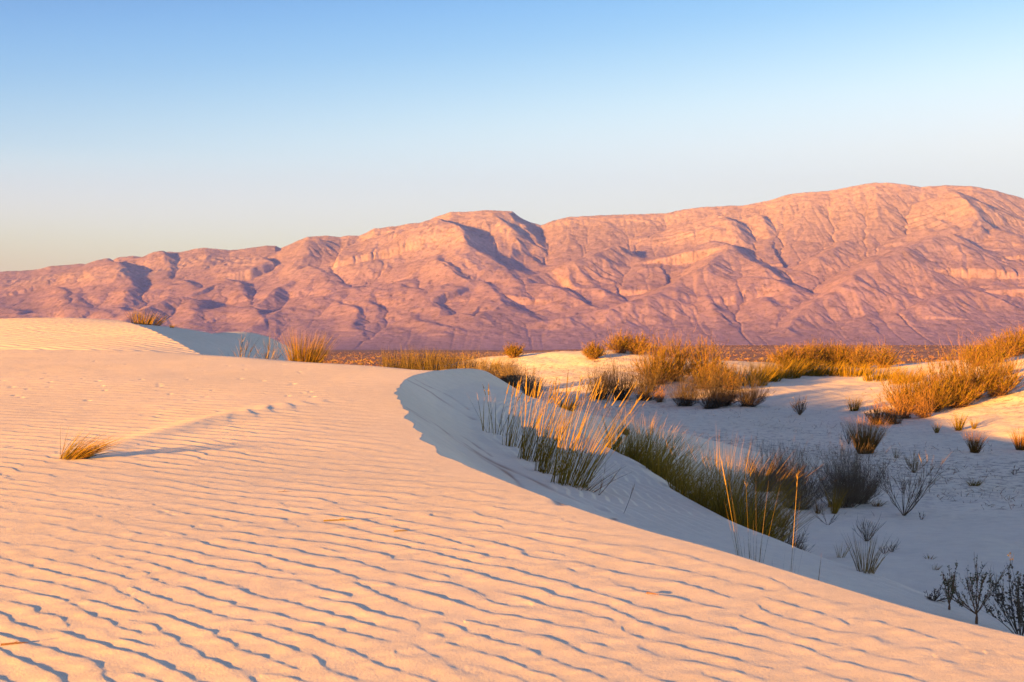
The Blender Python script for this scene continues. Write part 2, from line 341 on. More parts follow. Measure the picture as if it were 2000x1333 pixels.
# ridge of sand in the lee of the little tuft
LEE = np.array([planeA(u, v)[:2] for u, v in [(165, 888), (225, 868), (310, 846), (400, 822), (480, 806), (570, 792), (650, 784)]])
def ripples(x, y, on1, d2mask, scr, so, c2, s2):
    # foreground dune ripples: phase psi with slowly turning wave vector, complex noise envelope = real defects
    a = 1.1 + 3.8*np.exp(-(y-5)/4.5)
    bb = 2.65*y - 5.6*np.exp(-(y-5)/4)
    psi = x*a + bb
    # coordinates along / across the crests
    sc1 = .38 + .025*np.clip(y, 0, 25)
    wx = (x*.75+y*.66)/sc1; wy = (x*.66-y*.75)/sc1
    re = .15 + .62*perlin(wx*1.35, wy*1.15, 21) + .30*perlin(wx*2.9, wy*2.6, 22)
    im = .62*perlin(wx*1.35, wy*1.15, 31) + .30*perlin(wx*2.9, wy*2.6, 32)
    ph = psi + np.arctan2(im, re)/(2*np.pi) + .48*perlin(wx*.42, wy*.42, 33) + .07*perlin(wx*5, wy*5, 34) + .03*perlin(wx*11, wy*11, 37)
    amp = np.clip(np.sqrt(re*re+im*im)/.28, 0, 1)**1.0
    f = ph - np.floor(ph)
    c = .85
    prof = np.where(f < c, .5-.5*np.cos(np.pi*(f/c)**1.15), .5+.5*np.cos(np.pi*(f-c)/(1-c)))
    lam = .22 + .010*np.clip(y-5, 0, 15)
    near_edge = sstep(0.0, 1.2, -scr)
    A0 = (.0029+.0014*sstep(6, 10, y))*((.65+.35*near_edge) + 0*lam)*(1 + .35*sstep(8, 14, y) - .2*sstep(18, 28, y))
    r = (prof-.45)*A0*(.35+.65*amp)*(.82+.8*perlin(wx*.25, wy*.25, 35)+.35*perlin(wx*1.6, wy*1.6, 38))
    # faint cross ticks riding on the main ripples
    cx = (x*.66-y*.75)
    r += .0022*(prof)*perlin(cx*16, (x*.75+y*.66)*5, 36)*sstep(14, 6, y)
    lit = sstep(.0, .03, on1)*sstep(0.02, -.25, scr)*sstep(1.5, -.5, so)
    # lee ridge
    sl, _ = polydist(x, y, LEE)
    tl = np.clip((x-LEE[0, 0])/(LEE[-1, 0]-LEE[0, 0]), 0, 1)
    inr = (x > LEE[0, 0]-.5) & (x < LEE[-1, 0]+.8)
    g = np.exp(-(sl/(.16+.16*tl))**2)*sstep(LEE[0, 0]-.25, LEE[0, 0]+.3, x)*sstep(LEE[-1, 0]+.6, LEE[-1, 0]-1.2, x)*inr
    q = x*4.0 + 1.1*y + .3*perlin(x*1.2, y*1.2, 50)
    fq = q-np.floor(q)
    pq = np.where(fq < .75, .5-.5*np.cos(np.pi*fq/.75), .5+.5*np.cos(np.pi*(fq-.75)/.25))
    trans = sstep(.25, .5, tl)
    z = r*lit*(1-.8*g) + g*lit*(.020*(1-.6*tl) + .009*pq*trans)
    # fine ripples of the shaded apron, parallel to the foot
    onB = sstep(.25, .5, scr)*sstep(0, .03, on1)*sstep(1.0, -.2, so)
    B = scr*1.0 + .05*perlin(x*.8, y*.8, 61)
    fb = B/.105 + .25*perlin(x*1.5, y*.6, 62); fb -= np.floor(fb)
    foot = sstep(.9, 1.3, scr)
    z = z + onB*foot*.012*(np.where(fb < .7, fb/.7, (1-fb)/.3)-.5)
    # raw avalanche lines on the slip face
    z = z + onB*(1-foot)*.010*perlin(scr*5.0 + .04*y, y*.12, 63)
    # ripples on the far-left dune
    q2 = 2.6*x + .9*y + 0*x
    e1 = .45 + .5*perlin(x*.6, y*.35, 71); e2 = .5*perlin(x*.6, y*.35, 72)
    q2 = 2.1*x*.62 + 2.0*y*.78 + np.arctan2(e2, e1)/(2*np.pi) + .25*perlin(x*1.1, y*.8, 73)
    f2 = q2-np.floor(q2)
    p2 = np.where(f2 < .72, .5-.5*np.cos(np.pi*f2/.72), .5+.5*np.cos(np.pi*(f2-.72)/.28))
    z = z + (p2-.5)*.026*d2mask*np.where(c2 < 0, 1, .45)*sstep(.6, -.2, s2)
    # soft ripples in the hollow
    hol = sstep(0, .2, -on1)*(1-d2mask)
    q3 = 1.9*y + .5*x + .5*perlin(x*.5, y*.3, 81); f3 = q3-np.floor(q3)
    z = z + hol*.007*np.where(f3 < .7, f3/.7, (1-f3)/.3)*sstep(45, 25, y)*(.5+.8*perlin(x*.2, y*.2, 82))
    z = z + hol*.012*fbm(x*1.4, y*1.4, 3, 83)
    return z
PITS = []
_r = random.Random(5)
for _ in range(70):
    u, v = _r.uniform(-200, 620), 690+90*_r.random()**1.3
    PITS.append((planeA(u, v)[0], planeA(u, v)[1], _r.uniform(.025, .045)))
def grid_height(x, y):
    z, on1, scr, so, c2, s2, dd = base_height(x, y)
    d2m = sstep(-.02, .25, dd)*(on1 < 0)
    return z, (on1, d2m, scr, so, c2, s2)

tcols = np.concatenate([np.linspace(-1.3, -.42, 90)[:-1], np.linspace(-.42, .42, 1330), np.linspace(.42, 1.3, 90)[1:]])
r1 = np.exp(np.arange(math.log(1.7), math.log(30), .0024)); r2 = np.exp(np.arange(math.log(30), math.log(122), .0048))
rows = np.concatenate([r1, r2])
T, YY = np.meshgrid(tcols, rows)
XX = T*YY
# smooth parts on a coarse lattice would lose the brink, so evaluate in slabs on the full grid
Z = np.empty_like(XX); LIT = np.zeros_like(XX)
for i in range(0, len(rows), 200):
    s = slice(i, i+200)
    x, y = XX[s], YY[s]
    z, (on1, d2m, scr, so, c2, s2) = grid_height(x, y)
    z = z + ripples(x, y, on1, d2m, scr, so, c2, s2)
    Z[s] = z
    hollow = sstep(.05, .3, -on1)*(1-d2m)
    LIT[s] = hollow*sstep(15, 22, y)*np.clip(.8+1.1*perlin(x*.13, y*.08, 91)-.05*np.maximum(x-6, 0), 0, 1)
# little tracks dotting the far part of the near dune
for px, py, pr in PITS:
    j0, j1 = np.searchsorted(rows, [py-.3, py+.3]); c0, c1 = np.searchsorted(tcols, [(px-.3)/py, (px+.3)/py])
    if j1 > j0 and c1 > c0:
        d = ((XX[j0:j1, c0:c1]-px)**2 + ((YY[j0:j1, c0:c1]-py)*.7)**2)/(pr*pr)
        Z[j0:j1, c0:c1] += .012*np.exp(-d)*(d*.5-1.0)
def ground(x, y):
    x = np.asarray(x, float); y = np.asarray(y, float)
    t = x/y
    j = np.clip(np.searchsorted(rows, y)-1, 0, len(rows)-2); i = np.clip(np.searchsorted(tcols, t)-1, 0, len(tcols)-2)
    fy = (y-rows[j])/(rows[j+1]-rows[j]); fx = (t-tcols[i])/(tcols[i+1]-tcols[i])
    fx = np.clip(fx, 0, 1); fy = np.clip(fy, 0, 1)
    return (Z[j, i]*(1-fx)+Z[j, i+1]*fx)*(1-fy) + (Z[j+1, i]*(1-fx)+Z[j+1, i+1]*fx)*fy
def grid_faces(nr, nc):
    a = (np.arange(nr-1)[:, None]*nc + np.arange(nc-1)[None]).ravel()
    return np.c_[a, a+1, a+nc+1, a+nc]
def spot(u, v):
    """first place where the line of sight through photo pixel (u, v) meets the sand"""
    Y = rows[5:]; t = (u-1000)/F
    s = (V0-v)/F*Y - ground(t*Y, Y)
    k = np.argmax(s < 0)
    if s[k] >= 0: k = len(Y)-1
    return t*Y[k], Y[k]
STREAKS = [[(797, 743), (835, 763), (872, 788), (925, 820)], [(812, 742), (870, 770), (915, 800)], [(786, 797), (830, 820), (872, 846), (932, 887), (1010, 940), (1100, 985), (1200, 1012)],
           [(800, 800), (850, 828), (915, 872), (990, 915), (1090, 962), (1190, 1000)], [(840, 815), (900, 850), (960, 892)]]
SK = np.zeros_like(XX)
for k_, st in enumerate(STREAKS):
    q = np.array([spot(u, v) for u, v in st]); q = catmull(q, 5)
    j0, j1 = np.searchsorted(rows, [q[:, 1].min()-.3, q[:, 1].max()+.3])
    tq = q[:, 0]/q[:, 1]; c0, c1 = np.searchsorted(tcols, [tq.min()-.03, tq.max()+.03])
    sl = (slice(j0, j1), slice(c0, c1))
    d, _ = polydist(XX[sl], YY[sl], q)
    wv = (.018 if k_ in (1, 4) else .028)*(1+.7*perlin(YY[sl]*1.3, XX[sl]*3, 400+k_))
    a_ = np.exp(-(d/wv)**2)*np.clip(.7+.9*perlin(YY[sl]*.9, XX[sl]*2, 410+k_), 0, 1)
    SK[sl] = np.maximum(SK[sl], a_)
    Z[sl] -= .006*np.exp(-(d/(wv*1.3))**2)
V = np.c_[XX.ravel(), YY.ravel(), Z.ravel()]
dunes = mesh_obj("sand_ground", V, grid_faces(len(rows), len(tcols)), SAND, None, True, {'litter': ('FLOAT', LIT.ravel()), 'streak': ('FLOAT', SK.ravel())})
tag(dunes, "white rippled sand dunes with a sharp brink, a shaded slip face and a scrubby hollow", "sand", kind='structure')

# ------------------------------------------------------------------ far plain (one sheet to the mountains and beyond)
px_ = np.r_[-8400, np.linspace(-6500, 6500, 260), 8400]
py_ = np.r_[-55, -30, 0, np.exp(np.linspace(math.log(30), math.log(5600), 420)), 7000, 8900]
PX, PY = np.meshgrid(px_, py_)
def plain_height(x, y):
    w = sstep(125, 220, y)*sstep(2600, 1500, y)
    dunes_ = .35*np.maximum(fbm(x/55, y/55, 3, 101), -.3)*w*np.clip(y/250, .3, 2.0)
    rise = 9.5*sstep(450, 1900, y)*sstep(-.02, .14, x/np.maximum(y, 1))
    return -BACK - 1.2 + 1.2*sstep(100, 130, y) + dunes_ + rise*sstep(3600, 3000, y)
PZ = plain_height(PX, PY)
PZ = np.where(PY < 118, PZ-1, PZ)
plain = mesh_obj("ground", np.c_[PX.ravel(), PY.ravel(), PZ.ravel()], grid_faces(len(py_), len(px_)), SOIL, None, True)
tag(plain, "flat brown desert plain running out to the mountains", "plain", kind='structure')
#@@MOUNTAIN
# ------------------------------------------------------------------ mountain range
SKYL = np.array([(-900, 640), (-600, 600), (-300, 560), (-100, 540), (0, 531), (60, 528), (100, 520), (150, 516), (200, 517), (230, 503), (260, 500), (290, 503), (327, 492), (345, 493), (400, 484), (450, 489), (490, 484),
  (520, 480), (537, 480), (548, 486), (575, 473), (602, 462), (640, 461), (665, 463), (680, 460), (702, 461), (730, 447), (770, 442), (800, 437), (835, 433), (850, 424), (880, 414), (910, 414), (950, 410.5), (1000, 413), (1015, 424),
  (1035, 434), (1057, 440), (1080, 431), (1110, 424), (1200, 419.5), (1300, 417), (1340, 408), (1400, 403), (1450, 402), (1500, 392), (1540, 380), (1570, 376), (1620, 373), (1680, 361), (1710, 356.5), (1750, 358), (1800, 365),
  (1850, 362), (1900, 364), (1950, 373), (2000, 388), (2100, 410), (2250, 430), (2500, 440), (2900, 470)], float)
YB, YC = 4700.0, 6900.0
mx_ = np.concatenate([np.linspace(-6000, -2900, 120)[:-1], np.linspace(-2900, 2900, 1260), np.linspace(2900, 6000, 120)[1:]])
my_ = np.concatenate([np.linspace(YB-350, YC+60, 620), np.linspace(YC+60, YC+1500, 50)[1:]])
MX, MY = np.meshgrid(mx_, my_)
def skyz(x):    # summit height above the eye, standing at distance YC
    u = 1000 + x/YC*F
    v = np.interp(u, SKYL[:, 0], SKYL[:, 1])
    return (V0-v)/F*YC
def base_m(x, y):
    H = skyz(x*YC/np.maximum(y, 1))  # along the same bearing, so that spurs lead up to their own summits
    H = np.maximum(H, 150)
    t = np.clip((y-YB)/(YC-YB), 0, 1)
    prof = .16*t + .84*t**1.55
    return -BACK + (H+BACK)*prof
def ray_base(u, v):
    Y = np.linspace(YB+5, YC-5, 400); t = (u-1000)/F
    s = (V0-v)/F*Y - base_m(t*Y, Y)
    k = np.argmax(s < 0)
    return Y[k] if s[k] < 0 else YC-10
RIDGES = [  # photo-traced spur crests: points (u, v), then how far each stands out in front of the main slope
 ([(850, 426), (885, 436), (902, 448), (912, 466), (945, 497), (990, 522), (1040, 533)], .035),
 ([(850, 500), (880, 515), (900, 543), (940, 553), (985, 583), (1008, 598)], .032),
 ([(965, 416), (985, 440), (1005, 470), (1025, 495)], .012), ([(990, 414), (1020, 440), (1040, 470), (1048, 500)], .012),
 ([(675, 508), (690, 520), (697, 542), (715, 560)], .020), ([(712, 506), (728, 525), (740, 550)], .018), ([(738, 508), (758, 525), (775, 548)], .018), ([(785, 505), (800, 525)], .014),
 ([(610, 520), (630, 530), (648, 552), (652, 583)], .022), ([(640, 520), (665, 552), (682, 573)], .020),
 ([(500, 500), (530, 508), (548, 518), (556, 536)], .028), ([(440, 545), (475, 555), (480, 590)], .022),
 ([(440, 600), (500, 602), (515, 618), (532, 626)], .03), ([(690, 562), (745, 567), (760, 580), (766, 600)], .028),
 ([(655, 590), (685, 600), (695, 620), (706, 645)], .028), ([(715, 590), (728, 600), (738, 618), (746, 630)], .02),
 ([(775, 560), (812, 567), (840, 588), (862, 604)], .03), ([(1030, 553), (1090, 558), (1118, 578), (1140, 594)], .03),
 ([(1155, 560), (1180, 565), (1197, 580)], .02), ([(905, 612), (925, 618), (945, 612), (970, 606)], .02),
 ([(1200, 480), (1155, 496), (1110, 512), (1060, 532), (1010, 552), (960, 590)], .04),
 ([(1155, 496), (1180, 512), (1190, 540)], .03),
 ([(1390, 470), (1435, 482), (1400, 508), (1360, 532), (1300, 562), (1220, 590), (1140, 612), (1060, 628)], .045),
 ([(1435, 482), (1470, 508), (1500, 530), (1535, 553)], .04),
 ([(1440, 545), (1490, 542), (1530, 550), (1545, 570), (1538, 600)], .035), ([(1330, 552), (1365, 556), (1380, 578), (1398, 604)], .03),
 ([(1490, 580), (1510, 592), (1528, 612)], .025),
 ([(1840, 452), (1770, 480), (1700, 515), (1650, 553), (1600, 592), (1540, 640)], .04),
 ([(1400, 418), (1425, 432), (1448, 462), (1482, 492)], .025), ([(1480, 420), (1495, 440), (1505, 465)], .012),
 ([(1870, 372), (1890, 392), (1918, 420), (1948, 447)], .03), ([(1815, 448), (1845, 455), (1868, 466), (1888, 478)], .025),
 ([(1830, 470), (1862, 480), (1908, 506)], .022), ([(1940, 470), (1975, 488), (2010, 510)], .025), ([(1960, 515), (2000, 530), (2050, 560)], .03),
 ([(1700, 520), (1730, 524), (1748, 540), (1762, 556)], .02), ([(1650, 560), (1668, 590), (1685, 620)], .02), ([(1720, 560), (1745, 585), (1755, 610)], .015),
 ([(200, 505), (232, 514), (244, 536), (258, 560), (262, 580)], .035), ([(318, 490), (328, 500), (332, 518)], .014),
 ([(225, 545), (248, 565), (252, 592)], .025), ([(110, 560), (130, 575), (145, 598)], .025), ([(150, 565), (162, 580), (166, 602)], .02),
 ([(-20, 600), (25, 604), (42, 624)], .03), ([(60, 612), (110, 601), (150, 600), (200, 606), (225, 622)], .035), ([(235, 600), (258, 612), (270, 628)], .02),
 ([(230, 640), (270, 612), (310, 588), (345, 580), (380, 588), (402, 612)], .04), ([(350, 545), (372, 552), (386, 566)], .02), ([(405, 560), (420, 556), (430, 570)], .018),
 ([(620, 466), (590, 500), (560, 545), (510, 585), (440, 612)], .02), ([(700, 560), (620, 580), (560, 605), (500, 640)], .03),
 ([(820, 540), (760, 555), (700, 565), (640, 590), (570, 620)], .03), ([(870, 640), (820, 625), (790, 612)], .015),
 ([(1260, 505), (1300, 500), (1340, 510)], .02), ([(1640, 470), (1600, 500), (1560, 530)], .015), ([(1900, 560), (1820, 580), (1760, 620)], .02),
]
def mountain_height(x, y):
    b0 = base_m(x, y)
    z = b0.copy()
    xw = x + 35*perlin(x/260, y/260, 131) + 8*perlin(x/70, y/70, 133)
    yw = y + 35*perlin(x/260, y/260, 132) + 8*perlin(x/70, y/70, 134)
    for pts, prom in RIDGES:
        q = []
        for i, (u, v) in enumerate(pts):
            Yb = ray_base(u, v)
            tt = i/(len(pts)-1)
            Yr = Yb*(1-prom*(.35+.65*math.sin(math.pi*min(1, .25+tt*.75))))
            q.append(P(u, v, Yr))
        q = catmull(q, 4)
        lo, hi = q.min(0)-420, q.max(0)+420
        c0, c1 = np.searchsorted(mx_, [lo[0], hi[0]]); j0, j1 = np.searchsorted(my_, [lo[1], hi[1]])
        sl = (slice(j0, j1), slice(c0, c1))
        d, zr = polydist(xw[sl], yw[sl], q, 2)
        right = sstep(-30, 30, d)
        dd = np.abs(d)
        s = .36 + .12*right
        r = zr - s*(np.sqrt(dd*dd+18**2)-18)
        z[sl] = smax(z[sl], r, 16)
    return z
def erode(x, y, dx, dy):
    """one octave of slope-aligned gully noise: value and gradient"""
    ix = np.floor(x).astype(np.int64); iy = np.floor(y).astype(np.int64); fx = x-ix; fy = y-iy
    va = 0; vx = 0; vy = 0; wt = 0
    for i in range(-1, 2):
        for j in range(-1, 2):
            h = h2(ix+i, iy+j)
            ox = i + .5 + .5*GX[h] - fx; oy = j + .5 + .5*GY[h] - fy
            w = np.exp(-2.2*(ox*ox+oy*oy)); wt = wt+w
            mag = -(ox*dx+oy*dy)*2*np.pi
            va = va + np.cos(mag)*w; s_ = -np.sin(mag)*w
            vx = vx + s_*dx; vy = vy + s_*dy
    return va/wt, vx/wt, vy/wt
MZ = mountain_height(MX, MY)
gy, gx = np.gradient(MZ, my_, mx_)
slope = np.hypot(gx, gy)+1e-6
front = sstep(YB+50, YB+500, MY)
st_ = np.clip(slope/.45, 0, 1.15)
d0x, d0y = -gy/slope*st_*1.0, gx/slope*st_*1.0
acc = 0; ax = 0; ay = 0; fr = 1/210.0; am = 1.0
for o in range(5):
    e, ex, ey = erode(MX*fr, MY*fr, d0x*1.05 - ay*1.3, d0y*1.05 + ax*1.3)
    acc = acc + e*am; ax = ax + ex*am*.55; ay = ay + ey*am*.55
    am *= .52; fr *= 1.9
rough = .35 + .65*sstep(.3, .55, slope) + .5*np.maximum(perlin(MX/600, MY/600, 141), 0)
top = sstep(1.0, .93, (MY-YB)/(YC-YB))
MZ = MZ + acc*3.4*front*rough*(.25+.75*top)*np.clip(slope/.3, .3, 1.2)
MZ = MZ + 2.2*fbm(MX/70, MY/70, 4, 161)*front
def stream_erode(z, steps, K, m=.45):
    nr, nc = z.shape; idx = np.arange(nr*nc).reshape(nr, nc)
    dxs = np.gradient(mx_)[None]*np.ones((nr, 1)); dys = np.gradient(my_)[:, None]*np.ones((1, nc))
    area = (dxs*dys/16.0).ravel()
    for it in range(steps):
        best = np.zeros((nr, nc)); rec = idx.copy()
        for dj in (-1, 0, 1):
            for di in (-1, 0, 1):
                if not (dj or di): continue
                a = slice(max(0, -dj), nr-max(0, dj)); b = slice(max(0, -di), nc-max(0, di))
                a2 = slice(max(0, dj), nr-max(0, -dj)); b2 = slice(max(0, di), nc-max(0, -di))
                sl_ = (z[a, b]-z[a2, b2])/np.hypot(dj*dys[a, b], di*dxs[a, b])
                mk = sl_ > best[a, b]
                best[a, b] = np.where(mk, sl_, best[a, b]); rec[a, b] = np.where(mk, idx[a2, b2], rec[a, b])
        r = rec.ravel(); S = area.copy(); p = r.copy(); top_ = (r == idx.ravel())
        alive = ~top_
        for _ in range(11):
            add = np.bincount(p[alive], weights=S[alive], minlength=nr*nc)
            S = S + add; reach = alive & ~top_[p]; alive = reach; p = p[p]
            if not alive.any(): break
        Fk = K*S**m*np.where(top_, 0, 1)
        aa = z.ravel()/(1+Fk); bb_ = Fk/(1+Fk); bb_[top_] = 0; p = r.copy()
        for _ in range(11):
            aa = aa + bb_*aa[p]; bb_ = bb_*bb_[p]; p = p[p]
        z = aa.reshape(nr, nc)
        zs = z.copy(); zs[1:-1, 1:-1] = .25*(z[:-2, 1:-1]+z[2:, 1:-1]+z[1:-1, :-2]+z[1:-1, 2:]); z = z*.85+zs*.15
    return z
Z0 = MZ.copy(); MZ = stream_erode(MZ, 6, .017)
keep = sstep(YC-160, YC-20, MY); MZ = MZ*(1-keep) + Z0*keep
# limestone cliff bands below the summits
Hs = skyz(MX*YC/MY); rel = MZ/np.maximum(Hs, 100)
uu = 1000 + MX/MY*F
def band(lo, hi, u0, u1): return sstep(lo-.02, lo+.005, rel)*sstep(hi+.01, hi-.01, rel)*sstep(u0-30, u0+10, uu)*sstep(u1+30, u1-10, uu)*(MY < YC+20)
cl = np.clip(band(.90, .975, 700, 860) + band(.80, .93, 955, 1020) + band(.72, .85, -200, 290) + band(.76, .90, 290, 500) + band(.92, .97, 1080, 1330) + .7*band(.62, .72, 430, 600) + .8*band(.60, .75, 640, 760), 0, 1)
cl = cl*np.clip(.75+1.0*perlin(MX/90, MY/200, 151), 0, 1)
step = 26.0
zt = MZ/step + .25*perlin(MX/140, MY/140, 152)
fz = zt-np.floor(zt); MZ = MZ + cl*step*(sstep(.35, .65, fz)-fz)*.05 + cl*4*perlin(MX/22, MY/45, 153)
MZ = MZ + .8*fbm(MX/30, MY/30, 3, 162)*front
# behind the skyline the range falls away
MZ = np.where(MY > YC, MZ - .45*(MY-YC), MZ)
MZ = np.maximum(MZ, -BACK-3)
tt = sstep(YB-350, YB-100, MY); MZ = MZ*tt + (-BACK-3)*(1-tt)
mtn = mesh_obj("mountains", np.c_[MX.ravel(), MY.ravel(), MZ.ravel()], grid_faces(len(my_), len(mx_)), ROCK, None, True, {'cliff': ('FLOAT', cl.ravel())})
tag(mtn, "long bare mountain range glowing pink and orange in the low sun", "mountains", kind='structure')
#@@VEG
# ------------------------------------------------------------------ plants
vr = np.random.default_rng(23)
def unit(a): return a/np.maximum(np.linalg.norm(a, axis=-1, keepdims=True), 1e-9)
class Strips:
    """collects tapered ribbons / leaf quads with a per-blade tint"""
    def __init__(s): s.v = []; s.q = []; s.t = []; s.tr = []; s.tt = []; s.n = 0
    def ribbons(s, p0, d, L, bend, w, segs=4, taper=.7, end=None):
        n = len(p0)
        if n == 0: return
        L = np.broadcast_to(L, (n,)); w = np.broadcast_to(w, (n,))
        S = np.linspace(0, 1, segs+1)
        side = unit(np.cross(d, vr.normal(size=(n, 3))))
        pts = p0[:, None] + L[:, None, None]*(d[:, None]*S[None, :, None] + bend[:, None]*(S**2)[None, :, None])
        ww = w[:, None]*((1-S)[None]**taper*.9+.1)*.5
        a = pts + side[:, None]*ww[..., None]; b = pts - side[:, None]*ww[..., None]
        vv = np.stack([a, b], 2).reshape(n, -1, 3)
        k = 2*(segs+1)
        base = s.n + np.arange(n)[:, None, None]*k + (np.arange(segs)*2)[None, :, None]
        s.q.append((base + np.array([0, 1, 3, 2])[None, None]).reshape(-1, 4))
        s.v.append(vv.reshape(-1, 3)); s.n += n*k
        tt = np.zeros((n, k, 3)); tt[..., 0] = vr.random(n)[:, None]; tt[..., 1] = np.repeat(S, 2)[None]
        s.t.append(tt.reshape(-1, 3))
        return pts
    def leaves(s, c, size, up=.5, asp=.35):
        n = len(c)
        if n == 0: return
        size = np.broadcast_to(size, (n,))
        d = unit(vr.normal(size=(n, 3)) + np.array([0, 0, up*2])); e = unit(np.cross(d, vr.normal(size=(n, 3))))
        a = c - e*(size*asp*.5)[:, None]; b = c + e*(size*asp*.5)[:, None]
        m = c + d*(size*.5)[:, None]; t = c + d*size[:, None]
        m1 = m + e*(size*asp*.6)[:, None]; m2 = m - e*(size*asp*.6)[:, None]
        vv = np.stack([c, m1, t, m2], 1)
        s.v.append(vv.reshape(-1, 3)); s.q.append(s.n + np.arange(n*4).reshape(-1, 4)); s.n += n*4
        tt = np.zeros((n, 4, 3)); tt[..., 0] = vr.random(n)[:, None]; tt[..., 1] = np.array([.2, .5, 1, .5])[None]
        s.t.append(tt.reshape(-1, 3))
    def build(s, name, mat, parent):
        if not s.n: return None
        return mesh_obj(name, np.concatenate(s.v), [np.concatenate(s.q)], mat, parent, False, {'tint': ('FLOAT_VECTOR', np.concatenate(s.t))})
def at_s(p0, d, L, bend, s): return p0 + (L*1.0)[:, None]*(d*s[:, None] + bend*(s**2)[:, None])
def roots(n, rx, ry, loc, power=.5):
    r = vr.random(n)**power; a = vr.random(n)*2*np.pi
    x = rx*r*np.cos(a); y = ry*r*np.sin(a)
    z = ground(x+loc[0], y+loc[1]) - loc[2] - .01
    return np.c_[x, y, z], r, a
def make_grass(t, loc, W, H, n=160, mat='tan', lean=(.25, .05), spread=.28, droop=.25, bw=.0045, foot=.30, heads=0, hmin=.45, mix=None, low=.0, jit=.06, pw=.42):
    """grass clump: blades, plus seed heads where heads>0"""
    p0, r, a = roots(n, W*foot, W*foot, loc)
    rad = np.c_[np.cos(a), np.sin(a), 0*a]
    sp = spread*(.25+.75*r)*vr.uniform(.4, 1.4, n)
    d = unit(np.c_[lean[0]+rad[:, 0]*sp + vr.normal(0, jit, n), lean[1]+rad[:, 1]*sp + vr.normal(0, jit, n), np.ones(n)])
    L = H*(hmin + (1-hmin)*vr.random(n)**.8)
    if low: L = np.where(vr.random(n) < low, L*.45, L)
    out = np.c_[d[:, 0], d[:, 1], -.15*np.ones(n)] + vr.normal(0, .10, (n, 3))
    bend = out*droop*vr.uniform(.2, 1.6, n)[:, None]
    px = max(loc[1]/1422.0, .001)
    w = max(bw, px*pw)*vr.uniform(.6, 1.3, n)
    S = Strips()
    if mix:
        k = vr.random(n) < .45
        S2 = Strips(); S2.ribbons(p0[k], d[k], L[k], bend[k], w[k], 5); S2.build('dry_stalks', MATS[mix], t)
        S.ribbons(p0[~k], d[~k], L[~k], bend[~k], w[~k], 5)
    else: S.ribbons(p0, d, L, bend, w, 5)
    S.build('blades', MATS[mat], t)
    if heads:
        for k in np.argsort(-L)[:heads]:
            k = np.array([k]); tip = at_s(p0[k], d[k], L[k], bend[k], np.array([.78])); dd = unit(d[k]+1.6*bend[k]); H2 = Strips()
            H2.ribbons(tip, dd, L[k]*.23, bend[k]*.2, w[k]*1.6, 6, .35)
            for _ in range(3):
                c = tip + dd*(L[k]*vr.random()*.2)[:, None]
                H2.ribbons(c, unit(dd+vr.normal(0, .25, (1, 3))), L[k]*.05, dd*0, w[k]*1.2, 2, .4)
            H2.build('seed_head', MATS['seed'], t)
def lobes_for(W, D, H, k):
    if k <= 1: return [(0, 0, 1.0, 1.0)]
    o = []
    for i in range(k):
        x = (i+.5)/k*2-1
        o.append((x*W*.5*.80 + vr.normal(0, W*.03), vr.normal(0, D*.16), vr.uniform(.82, 1.0)*(1-.30*abs(x)**2), vr.uniform(.9, 1.2)/k*1.9))
    return o
